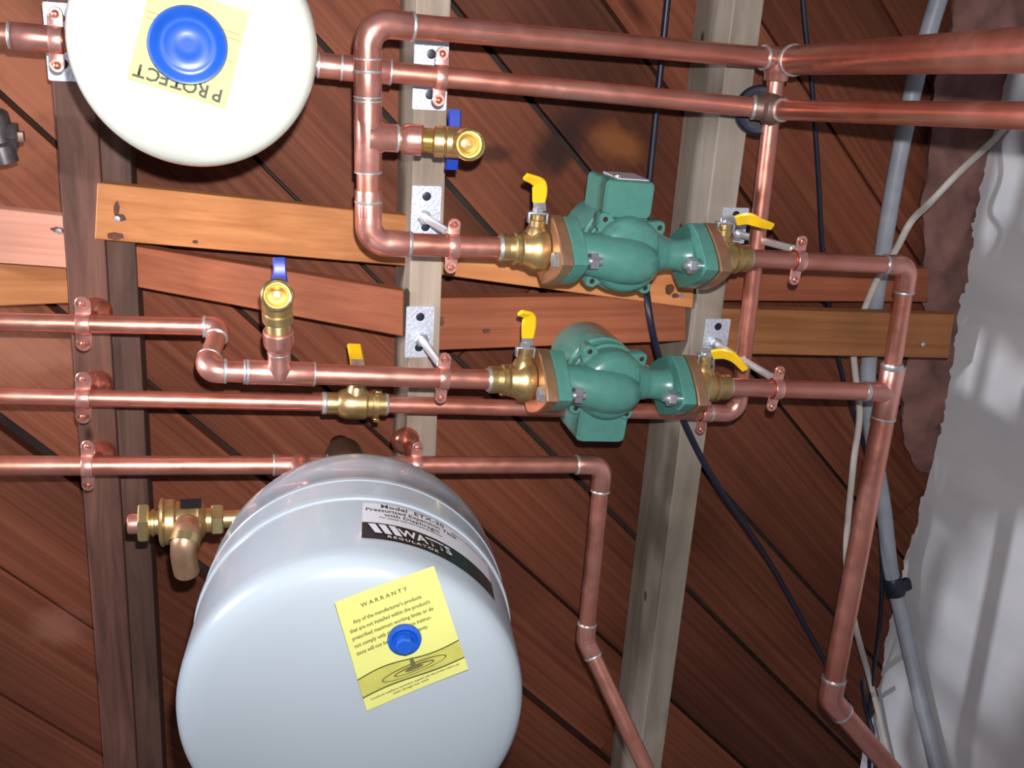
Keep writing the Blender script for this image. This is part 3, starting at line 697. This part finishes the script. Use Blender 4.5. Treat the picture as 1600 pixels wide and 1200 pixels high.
def valve(Mx, s, x_fl, x_end, lift, hpath, label, lean=0.0, letter=None):
    """isolation valve on a pump flange: local x of the flange face and of the pipe end"""
    def P(px, py, pz): return Mx @ V((px, py, pz))
    R3 = Mx.to_3x3(); x, y, z = R3.col[0].copy(), R3.col[1].copy(), R3.col[2].copy()
    root = thing('isolation_valve', P(x_fl, 0, 0), label, 'valve')
    bm = NB(); flange(bm, P(0, 0, 0), x, y, z, x_fl, x_fl + s * .0135, .056, .0375, FT * (1 if s < 0 else 1.2), .0015, 1.28); part('flange', bm, 'bronze', root, angle=30)
    L = x_end - x_fl
    prof = [(.021, .012), (.0235, .018), (.0225, .024), (.0190, .028), (.0175, .034), (.0150, .036), (.0172, .0365), (.0172, .040), (.0148, .041), (.0140, .046), (.0150, .0465), (.0150, .0515)]
    sc_ = abs(L) / .052
    bm = NB(); lathe(bm, [(r_, z_ * sc_) for r_, z_ in prof], frame(P(x_fl, 0, 0), x * s, z), 28); part('body', bm, 'brass', root, angle=30)
    ring(P(x_end, 0, 0), x, .0112, root, .45)
    st = x_fl + s * .022 * sc_; sd = (-y * math.cos(lean) - z * math.sin(lean)).normalized(); so = P(st, 0, 0)
    bm = NB(); lathe(bm, [(.0125, .016), (.0105, .022), (.0085, .025), (.0085, .031), (.0072, .032), (.0072, .037), (.004, .038)], frame(so, sd, x), 20); part('bonnet', bm, 'brass', root, angle=30)
    bm = NB(); box(bm, frame(so + sd * .0385, sd, x), .020, .011, .0022, .0006)
    for k in (-1, 1): box(bm, frame(so + sd * .0335 + x * k * .0095, sd, x), .0022, .008, .0115, .0006)
    part('stop_bracket', bm, 'steel', root, angle=30)
    bm = NB(); prism(bm, hexo(.0062), .039, .0445, frame(so, sd, x), .0008); part('handle_nut', bm, 'steel', root, angle=25)
    hp = [so + sd * .0398 + x * q[0] + y * q[1] + z * q[2] for q in hpath[0]]
    bm = NB(); strap(bm, hp, hpath[2], [.013] * len(hp), .0022); hd = part('handle', bm, 'steel', root)
    hp2 = smoothpath([so + sd * .0398 + x * q[0] + y * q[1] + z * q[2] for q in hpath[1]], 6); n = len(hp2)
    bm = NB(); strap(bm, hp2, hpath[2], [.0135 + .0025 * math.sin(math.pi * min(1, 1.6 * k / (n - 1))) - .005 * max(0, k / (n - 1) - .55) / .45 for k in range(n)], .0042); part('grip', bm, 'yellow', hd)
    return root
p1, M1 = pump(L1a, L1b, 984, True, 'upper green circulator pump with its junction box on top')
hl = ([(.002, 0, 0), (0, -.007, -.002), (-.001, -.012, -.002)], [(-.001, -.010, -.002), (-.002, -.024, -.003), (-.006, -.031, -.004), (-.020, -.036, -.008)], X)
hr = ([(-.006, -.001, -.002), (.004, -.003, -.006), (.010, -.003, -.009)], [(.008, -.003, -.008), (.018, -.007, -.014), (.030, -.004, -.018), (.046, -.001, -.020)], V((0, .85, .55)))
def lx(Mx, px, a, b):
    q = online(a, b, px); return (Mx.inverted() @ q).x
valve(M1, -1, -.0815, lx(M1, 782, L1a, L1b), .04, hl, 'brass valve left of the upper pump, yellow handle raised')
valve(M1, 1, .0815, lx(M1, 1168, L1a, L1b), .04, hr, 'brass valve right of the upper pump, yellow handle turned sideways')
p2, M2 = pump(L2a, L2b, 957, False, 'lower green circulator pump with its junction box hanging underneath')
hl2 = ([(.002, 0, 0), (0, -.007, -.002), (-.000, -.012, -.002)], [(-.000, -.010, -.002), (-.001, -.026, -.003), (-.003, -.035, -.004), (-.014, -.039, -.008)], X)
hr2 = ([(-.006, -.001, -.002), (.002, -.003, -.006), (.006, -.002, -.009)], [(.004, -.002, -.008), (.014, -.006, -.016), (.026, -.002, -.020), (.040, .009, -.024)], V((0, .85, .55)))
valve(M2, -1, -.0815, lx(M2, 764, L2a, L2b), .04, hl2, 'brass valve left of the lower pump, yellow handle raised')
valve(M2, 1, .0815, lx(M2, 1137, L2a, L2b), .04, hr2, 'brass valve right of the lower pump, yellow handle slanting down')

# small ball valve on the middle pipe
o, x, y, z = PL(bv1, bv0, 555); Mv = mm(o, x, y, z); Lb = (bv0 - bv1).length
root = thing('ball_valve', o, 'small brass ball valve with yellow handle between the pump line and grey tank', 'valve')
bm = NB(); h_ = Lb / 2
lathe(bm, [(.0118, -h_), (.0125, -h_ + .002), (.0125, -.020), (.0150, -.017), (.0172, -.010), (.0178, 0), (.0178, .010), (.0150, .013), (.0150, .018), (.0165, .019), (.0165, .025), (.0128, .026), (.0128, h_)], frame(o, x, z), 26)
part('body', bm, 'brass', root, angle=30)
for k in (-1, 1):
    bm = NB(); box(bm, mm(Mv @ V((.024, k * .0165, -.006)), x, y, z), .007, .004, .006, .0006); part('lug', bm, 'brass_bright', root, angle=30)
ring(o - x * h_, x, .0108, root, .5); ring(o + x * h_, x, .0108, root, .5)
bm = NB(); lathe(bm, [(.012, .012), (.0105, .020), (.0085, .024), (.0085, .034), (.006, .036), (.006, .044)], frame(o, -y, x), 20); part('bonnet', bm, 'brass', root, angle=30)
bm = NB(); strap(bm, [Mv @ V(q) for q in ((0, -.043, 0), (0, -.046, .006), (0, -.048, .012))], x, .014, .0022); hd = part('handle', bm, 'steel', root)
bm = NB(); strap(bm, smoothpath([Mv @ V(q) for q in ((0, -.043, .006), (0, -.046, .014), (0, -.050, .026), (0, -.055, .042))], 5), x, .016, .005); part('grip', bm, 'yellow', hd)
# dark brass fitting under it
av = W(541, 672, 1.08); root = thing('air_vent', av, 'dark tarnished round fitting peeking out above the grey tank', 'fitting')
bm = NB(); lathe(bm, [(.0001, -.060), (.014, -.058), (.019, -.052), (.0215, -.042), (.0215, .0), (.019, .01), (.012, .02), (.012, .04)], frame(W(537, 712, 1.07), V((0, .10, 1))), 28); part('body', bm, 'brass_old', root)

# drain valves
def drain(start, d, mouth, L, label, handle_pts, rr=.0148):
    """start: end of the tee branch; body runs to a mouth that faces the viewer"""
    root = thing('drain_valve', start, label, 'valve', 'drain valves with blue handles')
    e = mouth; d = (e - start).normalized(); T = (e - start).length
    face = (CAM - e).normalized(); md = (face * .8 - UP * .35 + d * .12).normalized()
    bm = NB(); lathe(bm, [(.0115, -.003), (.0115, .004), (.0145, .008), (.0150, .012), (.0150, .024), (.0135, .0255)], frame(start, d), 26); part('adapter', bm, 'copper_fit', root, angle=30)
    bm = NB(); prof = [(.0120, .024)]
    for k in range(5): prof += [(.0112, .0255 + k * .002), (.0122, .0265 + k * .002)]
    lathe(bm, prof + [(.0112, .036)], frame(start, d), 22); part('thread', bm, 'brass_bright', root, angle=60)
    bm = NB(); lathe(bm, [(.0115, .0355), (.0150, .037), (.0150, .046), (.0138, .047), (.0150, .049), (.0150, T), (.0140, T + .006), (.0110, T + .011), (.004, T + .013)], frame(start, d), 8 if False else 26); bo = part('body', bm, 'brass', root, angle=30)
    bm = NB(); R = rr
    lathe(bm, [(R * .85, .000), (R, .004), (R * 1.06, .020), (R * 1.06, .024), (R * .95, .0255), (R * .80, .0245), (R * .60, .016), (R * .34, .0125), (R * .30, .006), (.0001, .006)], frame(e, md, V((0, 1, 0))), 30); mo = part('mouth', bm, 'brass_bright', root, angle=50)
    bm = NB(); box(bm, frame(e + md * .011, md, V((0, 1, .2))), .0032, .006, .008, .0006); part('valve_core', bm, 'brass_bright', mo, smooth=False)
    return root, e, md, d
st1 = te
root, e, md, d = drain(te, None, W(727, 224, .985), 0, 'drain valve sticking out right of the rising copper leg, blue handle behind', None)
hc = W(709, 219, 1.015)
bm = NB(); tube(bm, [e - (e - te).normalized() * .012, hc + UP * .002], .006, 16); part('stem', bm, 'brass', root)
bm = NB(); strap(bm, [hc + Y * -.029 + UP * .004, hc + Y * -.012, hc, hc + Y * .012, hc + Y * .029 + UP * .004], X, [.0135, .0125, .0115, .0125, .0135], .005); part('handle', bm, 'blue_handle', root)
root, e, md, d = drain(te3, None, W(432.5, 462, .975), 0, 'drain valve standing up from the lower pump line, blue handle above', None)
hc = W(437, 440, .995)
bm = NB(); tube(bm, [e - (e - te3).normalized() * .004, hc], .006, 16); part('stem', bm, 'brass', root)
bm = NB(); strap(bm, [hc + Y * .006, hc + Y * -.003, hc + Y * -.012, hc + Y * -.022 + UP * .006], X, [.016, .015, .0125, .0125], .005); part('handle', bm, 'blue_handle', root)

# relief valve left of the grey tank
rv = W(282, 815, .96); root = thing('relief_valve', rv, 'brass relief valve with downturned spout left of the grey tank', 'valve')
ax = (W(360, 811, .96) - W(200, 819, .96)).normalized()
def A(px, py=815): return (W(px, py, .96) - rv).dot(ax)
fx_ = frame(rv, ax, UP)
bm = NB(); lathe(bm, [(.0085, A(199)), (.0098, A(201)), (.0102, A(206)), (.0102, A(222))], fx_, 20); part('stub', bm, 'copper_fit', root)
bm = NB(); prism(bm, hexo(.0205, .5), A(216), A(233), fx_, .0015); part('union_nut', bm, 'brass_bright', root, angle=25)
bm = NB(); lathe(bm, [(.012, A(232)), (.012, A(236)), (.0135, A(237)), (.0135, A(241)), (.012, A(242)), (.012, A(250))], fx_, 22); part('neck', bm, 'brass', root, angle=30)
bm = NB(); lathe(bm, [(.018, A(248)), (.0235, A(251)), (.0245, A(255)), (.0225, A(259)), (.0225, A(272)), (.0200, A(276)), (.0195, A(305)), (.0210, A(310)), (.0170, A(318)), (.0125, A(322)), (.0125, A(332))], fx_, 30); part('body', bm, 'brass', root, angle=30)
bm = NB(); prism(bm, hexo(.0165, .5), A(330), A(349), fx_, .0015); part('hex_end', bm, 'brass_bright', root, angle=25)
bm = NB(); lathe(bm, [(.009, A(345)), (.009, A(375))], fx_, 18); part('nipple', bm, 'brass', root)
bm = NB(); sp = smoothpath([rv + V((.006, .0, -.010)), W(293, 828, .925), W(288, 845, .91), W(287, 868, .91), W(292, 893, .915)], 6)
tube(bm, sp, [.0128] * 8 + [.0138] * 2 + [.0122] * (len(sp) - 10), 24); so_ = part('spout', bm, 'bronze', root)
bm = NB(); tube(bm, [W(291, 838, .915), W(288, 850, .909)], .0148, 24); part('collar', bm, 'brass_bright', so_)
bm = NB(); box(bm, frame(W(298, 787, .945), V((0, -1, -.4)), ax), .020, .012, .0015, .0004); part('name_plate', bm, 'label_black', root, smooth=False)
# dull fitting at the left edge
q = W(6, 222, 1.10); root = thing('pipe_fitting', q, 'dull metal fitting half cut off at the left edge under the top pipe', 'fitting')
bm = NB(); lathe(bm, [(.012, -.03), (.016, -.026), (.016, .0), (.013, .004), (.013, .02)], frame(W(-2, 222, 1.10), V((.2, 1, 0))), 22); part('body', bm, 'steel_dark', root)
bm = NB(); prism(bm, hexo(.014), -.004, .010, frame(W(10, 212, 1.10), V((1, .05, 0)), UP), .001); part('nut', bm, 'steel_dark', root, angle=25)
bm = NB(); box(bm, frame(W(24, 213, 1.105), UP, X), .016, .010, .010, .001); part('tab', bm, 'bronze_dull', root, angle=25)

# ---------------------------------------------------------------- tanks
def face_frame(c, a): return frame(c, a, X)
# grey tank
a_dir = ray(585, 40).normalized()
fc = W(551, 1122, .645)
TR = .1335
Fm = frame(fc, a_dir, X)                     # local z runs from the face to the rear
root = thing('expansion_tank', fc + a_dir * .3, 'large pale grey expansion tank hanging at the bottom with a yellow warranty tag', 'tank')
bm = NB(); prof = [(.0001, -.0100), (.03, -.0098), (.06, -.0085), (.09, -.0055), (.110, -.0020), (.1215, .0010), (.1275, .0045), (.1315, .0095), (.1333, .0165), (.1338, .026), (.1338, .105)]
lathe(bm, prof, Fm, 96); part('front_shell', bm, 'tank_grey', root, angle=50)
bm = NB(); lathe(bm, [(.1338, .105), (.1352, .106), (.1358, .110), (.1356, .114), (.1340, .1155), (.1338, .142), (.1345, .143), (.1345, .149), (.1335, .151), (.1330, .178), (.1305, .202), (.125, .222), (.114, .241), (.097, .256), (.07, .268), (.04, .275), (.0001, .277)], Fm, 96); part('rear_shell', bm, 'tank_grey', root, angle=30)
bm = NB(); lathe(bm, [(.012, .266), (.012, .290), (.016, .291), (.016, .310), (.010, .311), (.010, .40)], Fm, 24); part('threaded_neck', bm, 'brass', root, angle=30)
# curved product label on the side
upv = Matrix(Fm).to_3x3()
lx_, ly_, lz_ = upv.col[0].copy(), upv.col[1].copy(), upv.col[2].copy()   # ly_ points down the picture
def cyl(u, v, off=.0):                        # u metres around from the top towards the right, v metres from the face
    an = u / .134; return fc + lz_ * v + (lx_ * math.sin(an) - ly_ * math.cos(an)) * (.134 + off)
def patch(u0, u1, v0, v1, off, name, mat, parent, th=.0004, n=24):
    bm = NB(); g = [[cyl(u0 + (u1 - u0) * i / n, v, off) for v in (v0, (v0 + v1) / 2, v1)] for i in range(n + 1)]
    loft(bm, g, caps=False, closed=False); return part(name, bm, mat, parent)
U0, U1, V0, V1 = .004, .126, .036, .098
lab = patch(U0, U1, V0, V1, .0005, 'product_label', 'label_white', root)
patch(U0, U1, V0, V0 + .027, .0009, 'black_band', 'label_black', lab)
def cyl_text(s, size, u, v, off, name, mat, spacing=1.0, shear=0, sx=1.0, align='CENTER'):
    bm = text_bm(s, size, spacing, align)
    for vv in bm.verts: vv.co = cyl(u + vv.co.x * sx + vv.co.y * shear, v + vv.co.y, off)
    part(name, bm, mat, lab, smooth=False)
cyl_text('Model  ETX-30', .0085, .046, .0925, .0013, 'lettering', 'ink', 1.05)
cyl_text('Pressurized Expansion Tank', .0070, .046, .0850, .0013, 'lettering', 'ink', 1.0)
cyl_text('with Diaphragm', .0070, .045, .0780, .0013, 'lettering', 'ink', 1.05)
cyl_text('For closed hydronic heating systems', .0036, .044, .0725, .0013, 'lettering', 'ink')
cyl_text('Maximum working pressure 60 PSI', .0030, .102, .0900, .0013, 'lettering', 'ink')
cyl_text('WATTS', .0150, .0550, V0 + .0148, .0019, 'lettering', 'label_white', 1.0, shear=-.2, sx=.88)
cyl_text('REGULATOR', .0050, .044, V0 + .0045, .0019, 'lettering', 'label_white', 1.3, sx=1.2)
for k in range(3):                              # slanting bars of the emblem
    bm = NB(); u = .010 + k * .0078
    bm.faces.new([bm.verts.new(cyl(*q, .0017)) for q in ((u + .004, V0 + .009), (u + .0095, V0 + .009), (u + .0040, V0 + .0235), (u - .0015, V0 + .0235))]); part('emblem_bar', bm, 'label_white', lab, smooth=False)
# warranty tag held by the blue cap
def tagsheet(root, corners, c, a, lift, mat='paper', curl=.002):
    P = [WP(x, y, c - a * lift, a) for x, y in corners]
    def at(u, v, off=0.0):
        q = (P[0] * (1 - u) + P[1] * u) * (1 - v) + (P[3] * (1 - u) + P[2] * u) * v
        return q - a * (off + curl * (abs(u - .5) ** 2 * 2 + abs(v - .5) ** 2 - .4))
    bm = NB(); n = 12; loft(bm, [[at(i / n, j / n) for j in range(n + 1)] for i in range(n + 1)], caps=False, closed=False)
    r = bmesh.ops.extrude_face_region(bm, geom=list(bm.faces)); bmesh.ops.translate(bm, verts=[v for v in r['geom'] if isinstance(v, bmesh.types.BMVert)], vec=a * .0004)
    o = part('paper_tag', bm, mat, root); return o, at, (P[1] - P[0]).length, (P[3] - P[0]).length
tg, at, wu, hv = tagsheet(root, [(523, 941), (678, 884), (732, 1045), (573, 1110)], fc, a_dir, .0125)
def tag_text(s, size, u, v, mat, at, wu, hv, parent, spacing=1.0, align='CENTER', rot=0, sx=1.0):
    bm = text_bm(s, size, spacing, align)
    for q in bm.verts:
        x_, y_ = q.co.x * sx, q.co.y
        if rot: x_, y_ = -x_, -y_
        q.co = at(u + x_ / wu, v - y_ / hv, .0006)
    part('lettering', bm, mat, parent, smooth=False)
tag_text('WARRANTY', .0048, .46, .105, 'ink_soft', at, wu, hv, tg, 1.5)
lines = ["    Any of the manufacturer's products", "that are not installed within the product's", "prescribed maximum working limits or do", "not comply with the installation instruc-", "tions will not be subject to warranty."]
for k, s in enumerate(lines): tag_text(s, .0046, .06, .215 + k * .068, 'ink_soft', at, wu, hv, tg, 1.0, 'LEFT', sx=.78)
def quad(at, pts, mat, parent, name, off=.0005):
    bm = NB(); bm.faces.new([bm.verts.new(at(*q, off)) for q in pts]); return part(name, bm, mat, parent, smooth=False)
def curveband(at, f0, f1, mat, parent, name, off, u0=0.0, u1=1.0, n=24):
    bm = NB(); loft(bm, [[at(u0 + (u1 - u0) * i / n, f0(i / n), off), at(u0 + (u1 - u0) * i / n, f1(i / n), off)] for i in range(n + 1)], caps=False, closed=False); part(name, bm, mat, parent, smooth=False)
sg = lambda t: .700 - .030 * math.sin(2 * math.pi * t) * .8
s2 = lambda t: .868 - .012 * math.sin(2 * math.pi * t)
curveband(at, sg, s2, 'paper_dark', tg, 'picture_band', .0005)
curveband(at, sg, lambda t: sg(t) + .010, 'ink', tg, 'picture_line', .0007)
curveband(at, s2, lambda t: s2(t) + .011, 'ink', tg, 'picture_line', .0007)
for k, (rx, ry, th) in enumerate(((.32, .050, .006), (.20, .030, .008), (.09, .016, .010))):
    bm = NB(); n = 30; cu, cv = .53, .80
    loft(bm, [[at(cu + rx * math.cos(t_), cv + ry * math.sin(t_) - .0, .0008), at(cu + (rx - th * 2.5) * math.cos(t_), cv + (ry - th * (1 + (math.sin(t_) < 0))) * math.sin(t_), .0008)] for t_ in [math.pi * 2 * i / n for i in range(n + 1)]], caps=False, closed=False)
    part('ripple', bm, 'ink_soft', tg, smooth=False)
quad(at, [(.515, .70), (.545, .70), (.56, .80), (.50, .80)], 'ink_soft', tg, 'drop_column', .0008)
tag_text('Consult the installation instructions supplied with this product before use', .0026, .5, .915, 'ink_soft', at, wu, hv, tg, 1.0, sx=.85)
tag_text('water damage may result', .0026, .45, .945, 'ink_soft', at, wu, hv, tg, 1.0)
cc = WP(632, 997, fc - a_dir * .0135, a_dir)
bm = NB(); lathe(bm, [(.0122, 0), (.0126, .0015), (.0120, .0040), (.0100, .0046), (.0082, .0032), (.0074, .0026), (.0001, .0026)], frame(cc, -a_dir, X), 36); cp_ = part('blue_cap', bm, 'blue', root)
bm = NB(); prism(bm, hexo(.0070, .2, 8), .002, .0125, frame(cc, -a_dir, X), .0012); part('cap_stub', bm, 'blue', cp_, angle=30)
# cream tank
a2 = (UP + V((.00, -.02, 0))).normalized(); fc2 = W(305, 74, .83)
root = thing('expansion_tank', fc2 + a2 * .2, 'cream white expansion tank with a big blue cap at the top left', 'tank')
Fm = frame(fc2, a2, X)
s = .0915 / .1
bm = NB(); lathe(bm, [(.0001, -.006), (.03 * s, -.0055), (.06 * s, -.0040), (.082 * s, -.0005), (.092 * s, .004), (.097 * s, .010), (.0995 * s, .018), (.1 * s, .030), (.1 * s, .085), (.097 * s, .110), (.088 * s, .135), (.07 * s, .155), (.045 * s, .168), (.012, .173), (.012, .195)], Fm, 96)
part('shell', bm, 'tank_cream', root, angle=40)
tg, at, wu, hv = tagsheet(root, [(237, -32), (390, 19), (353, 170), (199, 122)], fc2, a2, .0085, curl=.0012)
# the tag hangs upside down: its wording starts at the right and runs left
tag_text('P', .0135, .885, .885, 'ink', at, wu, hv, tg, rot=1); tag_text('R', .0135, .735, .885, 'ink', at, wu, hv, tg, rot=1)
tag_text('O', .0135, .60, .885, 'ink', at, wu, hv, tg, rot=1); tag_text('T', .0135, .47, .885, 'ink', at, wu, hv, tg, rot=1)
tag_text('E', .0135, .345, .885, 'ink', at, wu, hv, tg, rot=1); tag_text('C', .0135, .235, .885, 'ink', at, wu, hv, tg, rot=1); tag_text('T', .0135, .095, .885, 'ink', at, wu, hv, tg, rot=1)
for k, (u0_, u1_, v_) in enumerate(((.02, .98, .30), (.50, .96, .24), (.72, .97, .52), (.03, .20, .36))):
    curveband(at, lambda t: v_, lambda t: v_ + .006, 'ink_soft', tg, 'print_line', .0006, u0_, u1_, 4)
cc = WP(293, 68, fc2 - a2 * .010, a2)
bm = NB(); lathe(bm, [(.018, -.002), (.0262, .000), (.0276, .004), (.0280, .008), (.0265, .0110), (.0245, .0104), (.0215, .0075), (.0185, .0066), (.0172, .0069), (.0158, .0063), (.0090, .0058), (.0080, .0061), (.0040, .0059), (.0001, .0060)], frame(cc, -a2 + V((.05, .12, 0)), X), 48); part('blue_cap', bm, 'blue', root, angle=50)

# ---------------------------------------------------------------- cables and conduit
def cable(name, pts, r, mat, label, cat, flat=1.0):
    P = smoothpath([W(*p) if p[2] > .2 else WXp(p[0], p[1], wallX - p[2]) for p in pts], 7); c = P[len(P) // 2]
    bm = NB(); tube(bm, P, r, 14); return tag(part(name, bm, mat, None, loc=c), label, cat)
cable('cable', [(1049, -60, 1.19), (1040, 30, 1.19), (1030, 130, 1.19), (1016, 270, 1.19), (1006, 380, 1.18), (1012, 470, 1.10), (1026, 545, 1.09), (1052, 620, 1.095), (1088, 700, 1.10), (1122, 760, 1.10), (1170, 830, 1.14), (1215, 900, 1.18), (1270, 1000, 1.20), (1330, 1110, 1.205), (1400, 1260, 1.205)], .0042, 'black', 'black cable running from the top past the pumps and across the right joist', 'cable')
cable('cable', [(1250, -60, 1.19), (1258, 40, 1.19), (1270, 150, 1.19), (1279, 280, 1.19), (1286, 400, 1.19), (1302, 520, 1.185), (1322, 610, 1.18), (1345, 680, 1.17), (1368, 760, 1.16), (1378, 870, 1.15), (1376, 960, 1.14), (1364, 1060, .02), (1358, 1140, .012), (1360, 1260, .01)], .0032, 'black', 'thin black cable hanging behind the riser and down towards the wall', 'cable')
cable('cable', [(1600, 168, .012), (1556, 215, .010), (1500, 268, 1.15), (1452, 318, 1.15), (1424, 346, 1.12), (1400, 390, 1.13), (1374, 430, 1.14), (1350, 486, 1.15), (1334, 540, 1.155), (1338, 600, 1.155), (1343, 650, 1.15), (1334, 720, 1.14), (1326, 800, 1.13), (1322, 860, 1.12), (1326, 920, 1.11), (1338, 985, 1.10), (1356, 1050, .03), (1374, 1120, .012), (1400, 1230, .010)], .0046, 'cable_white', 'white flat cable curving from the wall behind the right pipes', 'cable')
cable('conduit', [(1488, -60, 1.17), (1466, 0, 1.17), (1434, 110, 1.17), (1408, 230, 1.17), (1388, 340, 1.17), (1374, 430, 1.17), (1362, 520, 1.17), (1356, 600, 1.165), (1364, 690, 1.155), (1380, 790, 1.135), (1392, 890, .05), (1408, 960, .03), (1428, 1050, .022), (1452, 1150, .020), (1478, 1260, .020)], .0112, 'pvc', 'thick grey conduit running down behind the right pipes onto the wall', 'conduit')
q0, q1 = WXp(1394, 903, wallX - .046), WXp(1401, 930, wallX - .038)
bm = NB(); tube(bm, [q0, q0.lerp(q1, .1), q0.lerp(q1, .9), q1], [.0128, .0142, .0142, .0128], 24); box(bm, frame(WXp(1412, 914, wallX - .030), (q1 - q0)), .022, .012, .018, .003)
tag(part('conduit_strap', bm, 'black', None, loc=q0), 'black strap holding the grey conduit at the wall edge', 'strap')
cable('cable', [(1348, 1060, 1.12), (1352, 1100, .02), (1366, 1160, .012), (1374, 1260, .01)], .0036, 'black', 'short black cable at the bottom right beside the wall foot', 'cable')
